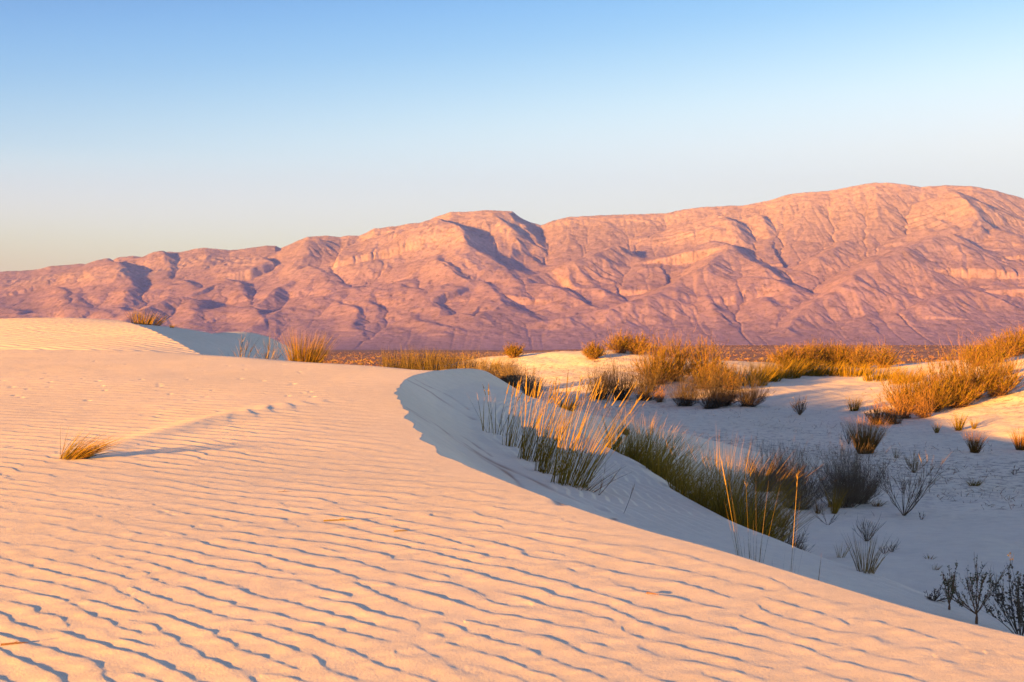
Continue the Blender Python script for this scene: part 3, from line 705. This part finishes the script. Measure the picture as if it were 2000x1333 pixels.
def make_shrub(t, loc, W, H, nst=260, nleaf=5000, smat='twig', lmat='goldleaf', k=3, leaf=.02, lean=(.1, 0), bare=.25, upr=.55, sub=5, curl=.22, sw=.006, asp=.3, blades=0, bmat='gold'):
    """shrub: stems (with side twigs) and foliage; k lobes side by side"""
    W = W*(1.2 if blades else 1.05); D = min(W, 2.6*H)*.8; H = H*1.2; nst = int(nst*1.5); nleaf = int(nleaf*(2.0 if blades else 1.3)); blades = int(blades*1.5)
    px = loc[1]/1422.0
    St = Strips(); Lf = Strips(); Bl = Strips()
    for (ox, oy, hs, ws) in lobes_for(W, D, H, k):
        n = int(nst/k); R = W*.5*ws; Hh = H*hs
        p0, r, a = roots(n, R*.28, R*.28, (loc[0]+ox, loc[1]+oy, loc[2])); p0 = p0 + np.array([ox, oy, 0])
        phi = vr.random(n)*2*np.pi; th = np.arccos(1-vr.random(n)*(1-math.cos(1.35)))*1.0
        th = th*(1-upr*.35)
        d = np.c_[np.sin(th)*np.cos(phi)+lean[0], np.sin(th)*np.sin(phi)+lean[1], np.cos(th)]
        d = unit(d); sn = np.hypot(d[:, 0], d[:, 1])
        L = 1/np.sqrt((d[:, 2]/Hh)**2 + (sn/R)**2)*vr.uniform(.70, 1.0, n)
        bend = np.c_[-d[:, 0]*curl, -d[:, 1]*curl, np.full(n, curl*.9)] + vr.normal(0, .10, (n, 3))
        St.ribbons(p0, d, L, bend, np.maximum(sw, px*.34)*vr.uniform(.6, 1.3, n), 4)
        m = n*sub; i = vr.integers(0, n, m); s = vr.uniform(.25, .98, m)
        q0 = at_s(p0[i], d[i], L[i], bend[i], s)
        d2 = unit(d[i] + 2*bend[i]*s[:, None]*.6 + vr.normal(0, .55, (m, 3)) + np.array([0, 0, .45]))
        L2 = np.maximum(L[i]*vr.uniform(.12, .38, m)*(1.1-s*.5), .02)
        b2 = vr.normal(0, .15, (m, 3)) + np.array([0, 0, .15])
        St.ribbons(q0, d2, L2, b2, np.maximum(sw*.6, px*.24)*vr.uniform(.6, 1.2, m), 2)
        if nleaf:
            q = int(nleaf/k); j = vr.integers(0, m, q); s2 = vr.random(q)
            ok = s[j] > bare; j = j[ok]; s2 = s2[ok]
            c = at_s(q0[j], d2[j], L2[j], b2[j], s2) + vr.normal(0, leaf*.4, (len(j), 3))
            keep = fbm(c[:, 0]*4.5/H + loc[0], (c[:, 2]+c[:, 1]*.6)*4.5/H, 2, 5) > -.33
            c = c[keep]
            Lf.leaves(c, np.maximum(leaf, px*.85)*vr.uniform(.6, 1.5, len(c)), .6, asp)
        if blades:
            q = int(blades/k); i = vr.integers(0, n, q); s = vr.uniform(.3, .9, q)
            q0 = at_s(p0[i], d[i], L[i], bend[i], s)
            d3 = unit(d[i]*.9 + vr.normal(0, .30, (q, 3)) + np.array([.08, 0, .42]))
            Bl.ribbons(q0, d3, L[i]*vr.uniform(.06, .16, q), vr.normal(0, .12, (q, 3)), np.maximum(.004, px*.62)*vr.uniform(.6, 1.3, q), 3)
    St.build('stems', MATS[smat], t)
    Lf.build('foliage', MATS[lmat], t)
    Bl.build('upright_shoots', MATS[bmat], t)
def branch_tree(t, loc, W, H, mains=7, mat='twig', lean=(0, 0), leafmat=None, nleaf=0, depth=3, leaf=.018, trunk=.0, thick=.008, wild=.35, arch=0.0, ang=.8):
    """open leafless (or small-leaved) shrub: real forking branches"""
    St = Strips(); Lf = Strips(); px = loc[1]/1422.0
    n = mains
    base = np.zeros((n, 3)); base[:, 2] = float(ground(loc[0], loc[1])) - loc[2] - .01 + trunk
    if trunk:
        b = base[:1].copy(); b[0, 2] -= trunk
        for _ in range(3): St.ribbons(b, np.array([[.05, 0, 1.]]), np.array([trunk*1.3]), np.zeros((1, 3)), thick*2.6, 2, .2)
    phi = np.linspace(0, 2*np.pi, n, endpoint=False)+vr.random(n)
    th = vr.uniform(.15, ang, n)
    d = unit(np.c_[np.sin(th)*np.cos(phi)*1.2+lean[0], np.sin(th)*np.sin(phi)*.7+lean[1], np.cos(th)])
    hh = H-trunk
    L = hh*vr.uniform(.55, .85, n)
    wd = thick
    pts = base
    for lev in range(depth):
        m = len(pts)
        bend = vr.normal(0, wild*.45, (m, 3)) + np.array([arch*.3, 0, .22-arch])
        for _ in range(2 if lev == 0 else 1):
            St.ribbons(pts, d, L, bend, max(wd, px*.45), 4, .35)
        if leafmat and lev >= 1:
            q = int(nleaf/(depth-1)/1.0); j = vr.integers(0, m, q); s = vr.random(q)
            c = at_s(pts[j], d[j], L[j], bend[j], s)
            Lf.leaves(c + vr.normal(0, .003, c.shape), max(leaf, px*.8)*vr.uniform(.6, 1.4, q), .3, .5)
        if lev == depth-1: break
        kk = 5; j = np.repeat(np.arange(m), kk); s = vr.uniform(.25, 1.0, m*kk)
        np0 = at_s(pts[j], d[j], L[j], bend[j], s)
        d = unit(d[j] + 1.3*bend[j]*s[:, None] + vr.normal(0, wild, (m*kk, 3)) + np.array([0, 0, .12-arch*.5]))
        L = L[j]*vr.uniform(.30, .6, m*kk); pts = np0; wd *= .6
    St.build('branches', MATS[mat], t)
    if leafmat: Lf.build('leaves', MATS[leafmat], t)
def where(u, v, Y):
    if Y is None: x, y = spot(u, v)
    else: x, y = (u-1000)/F*Y, Y
    return (x, y, float(ground(x, y)))
def plant(name, cat, fn, u, v, Y, w, h, label, group=None, hs=1.25, **kw):
    loc = where(u, v, Y); s = loc[1]/F
    t = thing(name, loc, label, cat, group)
    H = h*s
    if Y is not None and v: H = loc_top(v, loc)*hs       # v is then the row its top reaches
    fn(t, loc, w*s, H, **kw)
    return t
def loc_top(v, loc): return max(.05, (V0-v)/F*loc[1] - loc[2])
G, S_, B = make_grass, make_shrub, branch_tree
GA_ = "tall grasses on the slip face"; GB = "grass clumps along the lower edge of the dune"; GT = "small tufts in the sandy hollow"; GD = "golden bushes behind the hollow"
# -- grasses standing on the slip face
gr = dict(mat='tan', droop=.16, spread=.26, lean=(.30, .12), foot=.62, hmin=.22, heads=12, mix='olive', bw=.0035, jit=.10, pw=.72)
plant('tall_grass_tuft', 'grass', G, 966, 848, None, 34, 112, "sparse thin grass stalks at the left end of the tall row on the slip face", GA_, n=20, **{**gr, 'heads': 5, 'lean': (.12, .05), 'foot': .8})
plant('tall_grass_tuft', 'grass', G, 1004, 872, None, 40, 140, "leaning grass clump just right of the sparse leftmost stalks on the slip face", GA_, n=48, **gr)
plant('tall_grass_tuft', 'grass', G, 1040, 900, None, 52, 172, "full leaning clump with sunlit tips, middle of the tall row on the slip face", GA_, n=88, **gr)
plant('tall_grass_tuft', 'grass', G, 1072, 924, None, 46, 195, "brown leaning clump left of the tallest one in the slip face row", GA_, n=88, **gr)
plant('tall_grass_tuft', 'grass', G, 1112, 948, None, 60, 235, "tallest grass clump of the slip face row with golden tips reaching furthest right", GA_, n=140, **{**gr, 'heads': 20, 'lean': (.33, .12)})
plant('dead_grass_tuft', 'dead grass', G, 1142, 958, None, 60, 90, "low flattened dead stalks sprawling right at the foot of the tallest slip face clump", None, n=26, mat='pale', lean=(.9, .1), spread=.5, droop=.2, mix='brown')
plant('bare_twig', 'twig', B, 1168, 968, None, 40, 78, "bare forked twig slanting right below the slip face grasses", None, mains=2, mat='brown', lean=(.8, .3), depth=2, wild=.25, thick=.006)
plant('bare_twig', 'twig', B, 1217, 1003, None, 25, 62, "single dark twig standing alone on the finely rippled shaded apron", None, mains=1, mat='brown', lean=(.25, .1), depth=2, wild=.12, thick=.006, ang=.2)
plant('grass_tuft', 'grass', G, 1106, 800, None, 40, 34, "small golden tuft half in light behind the tall slip face grasses", None, n=150, mat='gold', spread=.8, mix='rust', foot=.3)
# -- clumps along the lower edge
ge = dict(mat='tan', droop=.34, spread=.52, lean=(.30, .10), foot=.48, hmin=.22, heads=0, mix='olive', bw=.0036, low=.3, jit=.12, pw=.52)
for (u, top, Y, w, n, lb) in [
    (1215, 800, 18.4, 70, 260, "leftmost olive clump of the dense band along the lower dune edge"),
    (1262, 800, 16.5, 90, 420, "wide high clump second from the left in the band along the lower dune edge"),
    (1300, 826, 15.1, 80, 360, "leaning tan clump in the left half of the band along the lower dune edge"),
    (1345, 868, 13.7, 80, 320, "short greenish clump at the middle of the band along the lower dune edge"),
    (1392, 872, 12.7, 90, 420, "dense straw clump right of the middle of the lower edge band"),
    (1438, 852, 12.0, 95, 480, "tallest straw clump toward the right end of the lower edge band"),
    (1474, 910, 11.4, 90, 380, "rightmost clump of the band with stalks falling over dark twigs")]:
    plant('edge_grass_tuft', 'grass', G, u, top, Y, w, 0, lb, GB, hs=1.06, n=int(n*1.35), **ge)
plant('dead_shrub', 'dead shrub', S_, 1490, 965, 11.6, 120, 0, "dark dead brush with twigs sweeping right under the rightmost edge clump", None, nst=150, nleaf=0, smat='twig', k=2, lean=(.7, 0), upr=.2, sub=6, curl=.1)
plant('grass_tuft', 'grass', G, 1527, 1030, None, 30, 46, "rusty tuft at the tips of the dark dead twigs beside the edge clumps", None, n=110, mat='rust', spread=.5)
plant('grass_tuft', 'grass', G, 1508, 1012, None, 22, 34, "little rusty tuft left of a similar one beside the dark dead brush", None, n=70, mat='rust', spread=.5)
# -- near stalks rising behind the brink
ns = dict(mat='pale', droop=.10, spread=.16, lean=(.0, .05), foot=.6, hmin=.2, bw=.0025, jit=.05, pw=.42, hs=1.0)
plant('stalk_tuft', 'grass', G, 1462, 878, 6.9, 34, 0, "upright yellow stalks behind the sunlit brink with one very tall seed stem", None, n=42, **{**ns, 'heads': 2, 'hmin': .18, 'mix': 'olive', 'low': .5, 'lean': (-.06, .03)})
plant('stalk_tuft', 'grass', G, 1504, 1052, 6.75, 46, 0, "short pale stalks behind the brink right of the upright yellow ones", None, n=22, **ns)
plant('stalk_tuft', 'grass', G, 1546, 882, 6.5, 14, 0, "tall single reddish stalks with a pale seed plume above the brink", None, n=5, **{**ns, 'lean': (.18, .02), 'heads': 1, 'mix': 'brown', 'pw': .5})
plant('bare_twig', 'twig', B, 1592, 1078, 6.2, 10, 0, "tiny upright stick poking over the brink right of the tall seed plume", None, mains=1, mat='brown', depth=1, wild=.05, ang=.16, thick=.004)
# -- the hollow
plant('grey_shrub', 'shrub', S_, 1625, 990, None, 255, 120, "large dark grey leafless shrub in the shaded hollow", None, nst=620, nleaf=2500, smat='twig', lmat='darkleaf', k=3, upr=.4, sub=8, curl=.2, leaf=.014, sw=.005)
plant('grey_shrub', 'shrub', S_, 1512, 958, None, 130, 88, "smaller grey green shrub left of the large dark one in the hollow", None, nst=300, nleaf=1800, smat='twig', lmat='darkleaf', k=2, upr=.4, sub=7, leaf=.014)
plant('bare_shrub', 'shrub', B, 1765, 1008, None, 110, 100, "open forked bare shrub right of the large dark grey shrub", None, mains=11, mat='twig', depth=3, wild=.26, lean=(.25, 0), ang=1.0, thick=.010)
tf = dict(spread=.42, droop=.3, hmin=.45, foot=.22)
for (u, v, w, h, n, m, lb) in [
    (1540, 975, 24, 48, 90, 'rust', "upright straw tuft in front of the smaller grey green shrub"),
    (1628, 1004, 22, 66, 90, 'tan', "tall narrow yellow tuft at the foot of the large dark grey shrub"),
    (1597, 1004, 14, 34, 50, 'rust', "tiny rusty tuft left of the tall narrow yellow one"),
    (1713, 990, 28, 22, 60, 'rust', "low reddish tuft at the right foot of the large dark shrub"),
    (1690, 886, 66, 84, 520, 'rust', "dense rounded rust brown bunchgrass standing alone in the hollow"),
    (1750, 895, 20, 28, 34, 'pale', "thin pale tuft right of the dense rust brown bunchgrass"),
    (1903, 885, 34, 54, 200, 'rust', "upright reddish tuft in the shade near the right side"),
    (1992, 880, 32, 52, 200, 'rust', "reddish tuft cut by the right edge of the view"),
    (1902, 950, 36, 20, 110, 'olive', "low spreading dark olive tuft on bare shaded sand at right"),
    (1830, 846, 14, 26, 60, 'tan', "small lone tuft on the light and shade line, left of three"),
    (1872, 843, 26, 42, 110, 'gold', "bright golden tuft on the light and shade line below the big right bush"),
    (1902, 840, 14, 26, 60, 'gold', "small golden tuft right of the brightest one on the shade line"),
    (1668, 804, 40, 36, 120, 'gold', "pale golden tuft on lit sand left of the big right bush"),
    (1690, 1118, 70, 96, 66, 'pale', "loose reddish dry grass plant on the shaded slope below the dark shrub"),
    (1640, 1090, 36, 40, 22, 'tan', "few bent stalks left of the loose reddish dry grass plant"),
    (1815, 1092, 24, 16, 26, 'olive', "flat little tuft on bare shaded sand, upper of two"),
    (1824, 1114, 26, 20, 22, 'pale', "flat little tuft on bare shaded sand, lower of two")]:
    plant('grass_tuft', 'grass', G, u, v, None, w, h, lb, GT, n=n, mat=m, **({**tf, 'spread': 1.0} if h < 24 else {**tf, 'lean': (.05, 0)}))
for (u, v, w, h, mn, lb) in [
    (1562, 812, 30, 30, 30, "small round grey shrub alone on the open sand of the hollow"),
    (1785, 924, 34, 38, 22, "little pale grey brush with a yellowish tip in the shaded hollow"),
    (1692, 1058, 44, 42, 22, "small grey twig fan below the large dark shrub"),
    (1657, 868, 22, 28, 12, "wispy grey twigs left of the dense rust brown bunchgrass"),
    (1617, 1026, 26, 38, 6, "thin forked seedling below the tall narrow yellow tuft"),
    (1742, 1078, 22, 24, 9, "tiny twig fan on bare sand, right one of a pair"),
    (1727, 1082, 14, 18, 6, "tiny twig fan on bare sand, left one of a pair"),
    (1798, 1016, 12, 18, 4, "tiny dark sprig right below the open forked bare shrub"),
    (1980, 928, 14, 16, 5, "tiny faint sprig on bare shaded sand near the right edge")]:
    plant('small_twig_shrub', 'shrub', B, u, v, None, w, h, lb, None, mains=mn, mat='pale' if 'pale' in lb else 'twig', depth=2, wild=.3, ang=.95, thick=.004)
plant('leafy_shrub', 'shrub', B, 1906, 1078, 7.3, 130, 0, "dark branching shrub with small green leaves and short trunk behind the brink", None, hs=.80, mains=9, mat='brown', leafmat='green', nleaf=800, depth=3, wild=.26, trunk=.06, thick=.006, ang=.95, leaf=.010)
plant('leafy_shrub', 'shrub', B, 1853, 1098, 7.7, 90, 0, "smaller leafy shrub left of the dark branching one behind the brink", None, hs=.78, mains=6, mat='brown', leafmat='green', nleaf=380, depth=3, wild=.26, trunk=.04, thick=.0055, ang=.75, leaf=.010)
plant('arching_shrub', 'shrub', B, 1822, 1112, 8.0, 120, 0, "arching bare twigs curling left of the leafy shrubs", None, hs=.6, mains=9, mat='twig', depth=3, wild=.5, arch=.35, ang=1.2, thick=.008)
plant('leafy_shrub', 'shrub', B, 1992, 1060, 7.0, 120, 0, "olive bushy shrub at the right edge just behind the brink", None, hs=.66, mains=15, mat='twig', leafmat='darkleaf', nleaf=900, depth=3, wild=.25, thick=.006, ang=.8, leaf=.016)
plant('dead_brush', 'dead brush', S_, 1222, 850, None, 34, 14, "dark tangle of dead brush on crusty sand behind the edge grasses", None, nst=60, nleaf=0, smat='brown', k=1)
# -- bushes around the back of the hollow
gb = dict(smat='brown', lmat='goldleaf', blades=900, bmat='gold', curl=.10, upr=.35)
plant('golden_bush', 'bush', S_, 1228, 690, None, 74, 44, "rounded golden bush on the crest of the far sunlit dune", GD, nst=260, nleaf=3800, k=2, **gb)
plant('golden_bush', 'bush', S_, 1158, 702, None, 52, 30, "small golden bush with dead roots spilling down the far sunlit dune", GD, nst=160, nleaf=1700, k=1, **gb)
plant('dead_roots', 'roots', B, 1165, 708, None, 60, 14, "bare brown roots trailing down sand below the small golden bush", None, mains=9, mat='brown', depth=2, ang=1.5, arch=.5, thick=.02)
plant('golden_bush', 'bush', S_, 1003, 699, None, 48, 24, "small golden bush at the left end of the far sunlit dune", GD, nst=140, nleaf=1700, k=1, **gb)
plant('golden_bush', 'bush', S_, 970, 724, None, 20, 15, "tiny golden bush in the gap beside the grey shrubs", GD, nst=50, nleaf=500, k=1, **gb)
plant('golden_bush', 'bush', S_, 1316, 744, None, 150, 96, "biggest round golden bush at the centre of the back dunes", GD, nst=520, nleaf=9500, k=3, **{**gb, 'blades': 2600})
plant('golden_bush', 'bush', S_, 1398, 762, None, 105, 52, "lower straw coloured bush right of the biggest round one", GD, nst=320, nleaf=3500, k=3, **{**gb, 'blades': 1600})
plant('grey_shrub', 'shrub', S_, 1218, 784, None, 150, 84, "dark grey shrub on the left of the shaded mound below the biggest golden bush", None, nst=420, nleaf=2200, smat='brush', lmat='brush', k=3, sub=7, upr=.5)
plant('grey_shrub', 'shrub', S_, 1288, 788, None, 34, 28, "small dark twiggy shrub between two larger grey ones on the shaded mound", None, nst=70, nleaf=200, smat='brown', lmat='darkleaf', k=1)
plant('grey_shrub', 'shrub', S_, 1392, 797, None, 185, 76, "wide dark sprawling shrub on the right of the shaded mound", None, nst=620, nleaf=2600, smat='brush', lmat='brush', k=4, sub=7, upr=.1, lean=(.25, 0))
gg = dict(mat='gold', spread=.5, droop=.3, hmin=.3, foot=.45, mix='tan', low=.3)
for (u, v, w, h, n, lb) in [
    (1450, 752, 90, 46, 420, "tan grass patch between the sprawling dark shrub and the golden thicket"),
    (1492, 744, 60, 46, 360, "straw grass patch left of the golden thicket, below the far sand bank"),
    (1532, 738, 60, 44, 360, "yellow grass patch at the lower left of the golden thicket"),
    (1575, 734, 60, 36, 340, "short yellow grass patch directly below the golden thicket"),
    (1622, 733, 60, 30, 340, "short straw patch below the middle of the golden thicket"),
    (1672, 735, 60, 28, 320, "short dry patch below the brown end of the golden thicket"),
    (1722, 742, 70, 32, 320, "low dry patch on lit sand between thicket and big right bush"),
    (1768, 748, 60, 34, 300, "low dry patch touching the left side of the big right bush")]:
    plant('dry_grass_tuft', 'grass', G, u, v, None, w*1.15, h*1.12, lb, "dry grass patches on the sunlit dunes", n=int(n*1.7), **gg)
for (u, v, w, h, lm, lb) in [
    (1556, 672, 80, 52, 'goldleaf', "leftmost golden bush of the thicket on the far dunes"),
    (1606, 666, 90, 54, 'goldleaf', "second golden bush from the left in the far thicket"),
    (1655, 672, 80, 53, 'goldleaf', "third bush of the far thicket, next to the dark brown one"),
    (1704, 664, 64, 52, 'darkleaf', "darkest brown bush at the right end of the far thicket"),
    (1985, 694, 120, 56, 'goldleaf', "golden bush on the dune crest at the right edge"),
    (1925, 712, 80, 46, 'goldleaf', "golden bush on the slope left of the crest bush at the right edge")]:
    far_ = h > 50 and v < 680 and w < 100
    plant('golden_bush', 'bush', S_, u, v, h if far_ else None, w, h, lb, GD, hs=1.0, nst=300, nleaf=4200, k=2, **{**gb, 'lmat': lm, 'blades': 1300})
plant('golden_bush', 'bush', S_, 1893, 786, None, 165, 122, "upper right half of the big bush on the sunlit right dune", GD, nst=520, nleaf=6500, k=3, **{**gb, 'blades': 3600, 'bmat': 'gold'})
plant('golden_bush', 'bush', S_, 1826, 803, None, 145, 100, "left half of the big bush on the sunlit right dune", GD, nst=520, nleaf=6500, k=3, **{**gb, 'blades': 3600})
plant('brown_brush', 'dead brush', S_, 1758, 822, None, 130, 62, "low brown mat of dead brush at the left foot of the big right bush", None, nst=420, nleaf=0, smat='brown', k=4, upr=.0, lean=(-.7, -.1), blades=900, bmat='rust')
plant('grey_shrub', 'shrub', S_, 1955, 735, None, 60, 34, "greyish shrub right of the big bush on the right dune", None, nst=160, nleaf=800, smat='pale', lmat='darkleaf', k=2)
# -- behind the near dune
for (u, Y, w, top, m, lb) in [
    (778, 30, 60, 690, 'shadeolive', "leftmost clump of the olive row behind the near dune"),
    (818, 29, 60, 685, 'shadeolive', "highest clump of the olive row behind the near dune"),
    (858, 28.4, 60, 688, 'shadeolive', "third clump of the olive row behind the near dune"),
    (892, 27.8, 50, 694, 'shadeolive', "rightmost clump of the olive row behind the near dune")]:
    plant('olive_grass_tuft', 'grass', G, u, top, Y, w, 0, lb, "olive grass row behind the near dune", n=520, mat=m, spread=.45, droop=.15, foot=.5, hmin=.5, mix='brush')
plant('golden_grass_tuft', 'grass', G, 938, 690, 44, 56, 0, "golden clump right of the olive row behind the near dune", None, n=320, mat='gold', spread=.5, foot=.4)
for (u, Y, w, top, lb) in [
    (925, 27.2, 60, 704, "grey shrub directly right of the olive row behind the near dune"),
    (965, 26.6, 60, 712, "middle grey shrub behind the shaded edge of the near dune"),
    (1015, 25.6, 84, 724, "lowest grey shrub behind the shaded edge of the near dune")]:
    plant('grey_shrub', 'shrub', S_, u, top, Y, w, 0, lb, "grey shrubs behind the near dune", nst=330, nleaf=1100, smat='twig', lmat='darkleaf', k=2, sub=6, upr=.8)
plant('golden_grass_tuft', 'grass', G, 592, 652, 33, 62, 0, "bright golden bunchgrass glowing on the skyline of the near dune", None, n=620, mat='gold', spread=.42, foot=.36, mix='rust', droop=.25, hmin=.4, lean=(.12, 0))
plant('bare_shrub', 'shrub', S_, 537, 668, 36, 44, 0, "small olive shrub left of the bright golden bunchgrass", None, nst=90, nleaf=260, smat='twig', lmat='darkleaf', k=1, lean=(-.3, 0))
plant('bare_shrub', 'shrub', B, 520, 682, 33, 50, 0, "low leafless twigs between the left dune and the golden bunchgrass", None, mains=12, mat='twig', depth=2, thick=.012, ang=.7)
plant('bare_shrub', 'shrub', B, 466, 672, 38, 60, 0, "leafless twigs in front of the blue shaded slope of the left dune", None, mains=10, mat='twig', depth=2, thick=.012, ang=1.0, lean=(.2, 0))
plant('golden_grass_tuft', 'grass', G, 284, 635, None, 48, 36, "golden grass on the crest of the far left dune", None, n=220, mat='gold', spread=.7, foot=.55, mix='rust')
plant('grass_tuft', 'grass', G, 336, 641, None, 16, 10, "tiny dark tuft right of the golden grass on the far left dune", None, n=24, mat='olive', spread=.6)
# -- the wind-combed tuft on the near dune
plant('windswept_tuft', 'grass', G, 140, 896, None, 120, 76, "golden windswept tuft leaning right on the rippled near dune", None, n=240, mat='gold', lean=(.85, .25), spread=.55, droop=.50, foot=.22, jit=.16, hmin=.35, mix='rust', bw=.004)
# -- little dead stems lying on the near sand
for (u, v, L, ang, m, lb) in [
    (632, 1019, 52, -.05, 'gold', "yellow broken stem lying on the ripples near the middle"),
    (770, 1040, 26, .1, 'pale', "short pale stem fragment right of the yellow broken stem"),
    (1262, 1160, 34, -.6, 'brown', "small forked brown twig on the sunlit sand at right"),
    (2, 1262, 44, .1, 'brown', "pale stem on the sand at the left edge"),
    (543, 962, 20, .1, 'brown', "short brown stem on the ripples above the yellow broken one")]:
    x, y = spot(u, v); s = y/F
    S = Strips(); d = unit(np.array([[math.cos(ang), math.sin(ang)*2, .10]]))
    S.ribbons(np.array([[0, 0, .004]]), d, np.array([L*s]), np.array([[.1, .3, -.10]]), .007, 5, .3)
    S.ribbons(np.array([[L*s*.6, math.sin(ang)*L*s, .010]]), unit(np.array([[.6, -.8, .35]])), np.array([L*s*.4]), np.array([[.1, .1, -.1]]), .005, 4, .3)
    o = S.build('dead_stem', MATS[m], None); o.name = 'dry_twig'; o.location = (x, y, float(ground(x, y))); tag(o, lb, 'twig')
# -- leaf litter and sprigs over the crusty floor of the hollow (uncountable)
S = Strips(); n = 4600
y = vr.uniform(17, 43, n); x = vr.uniform(.02, .30, n)*y + 1.2
k = perlin(x*.35, y*.25, 201) + .3*vr.random(n) > .22; x, y = x[k], y[k]
z = ground(x, y); ok = (vr.random(len(x)) < np.clip((44-y)/14, 0, 1))
p = np.c_[x, y, z-.003][ok]; n = len(p)
d = unit(np.c_[vr.normal(0, .8, n), vr.normal(0, .8, n), vr.uniform(.1, .9, n)])
S.ribbons(p, d, vr.uniform(.03, .14, n), vr.normal(0, .2, (n, 3)), .008, 2, .4)
o = S.build('plant_litter', MATS['brown'], None); tag(o, "scattered dry litter and sprigs on the crusty sand of the hollow", "litter", kind='stuff')
# -- scrub of the far plain: a mass of small dark and tawny bushes
def scrub(name, n, y0, y1, mat, h0, h1, lb, thr, seed, leaves_=14):
    S = Strips(); y = np.exp(vr.uniform(math.log(y0), math.log(y1), n)); x = vr.uniform(-.46, .46, n)*y
    k = perlin(x/40, y/90, seed) + .25*vr.normal(size=n) > thr; x, y = x[k], y[k]; n = len(x)
    j = np.searchsorted(py_, y)-1; i = np.searchsorted(px_, x)-1
    fy = (y-py_[j])/(py_[j+1]-py_[j]); fx = (x-px_[i])/(px_[i+1]-px_[i])
    zp = (PZ[j, i]*(1-fx)+PZ[j, i+1]*fx)*(1-fy)+(PZ[j+1, i]*(1-fx)+PZ[j+1, i+1]*fx)*fy
    zz = np.where(y < 118, -50, zp)
    H = vr.uniform(h0, h1, n)
    i = np.repeat(np.arange(n), leaves_); m = len(i)
    off = vr.normal(0, 1, (m, 3)); off = unit(off)*vr.random((m, 1))**.5; off[:, 2] = np.abs(off[:, 2])
    c = np.c_[x[i], y[i], zz[i]] + off*np.c_[H[i]*1.1, H[i]*1.1, H[i]*.8]
    S.leaves(c, H[i]*.55, .6, .55)
    o = S.build(name, MATS[mat], None); tag(o, lb, "scrub", kind='stuff')
scrub('dark_scrub', 8000, 125, 1900, 'brown', .5, 1.4, "dark brown scrub covering the far desert plain", -.05, 301)
scrub('tawny_scrub', 9000, 122, 1900, 'seed', .4, 1.1, "tawny sunlit scrub covering the far desert plain", -.15, 302)
#@@HAZE
HZ = dict(x=8500, y0=-60, y1=9000, z0=-12, z1=1060)
hv = np.array([(a, b, c) for c in (HZ['z0'], HZ['z1']) for b in (HZ['y0'], HZ['y1']) for a in (-HZ['x'], HZ['x'])])
hm = bpy.data.materials.new("haze_air"); hm.use_nodes = True; hn = hm.node_tree
hn.nodes.remove(hn.nodes['Principled BSDF']); pv = hn.nodes.new('ShaderNodeVolumePrincipled')
pv.inputs['Color'].default_value = (.62, .68, 1.0, 1); pv.inputs['Density'].default_value = 7.5e-5
pv.inputs['Anisotropy'].default_value = 0.75
hn.links.new(pv.outputs[0], hn.nodes['Material Output'].inputs['Volume'])
hz = mesh_obj("haze", hv, np.array([(0, 2, 3, 1), (4, 5, 7, 6), (0, 1, 5, 4), (2, 6, 7, 3), (0, 4, 6, 2), (1, 3, 7, 5)]), hm)
tag(hz, "thin pale evening haze over the desert", "haze", kind='stuff')
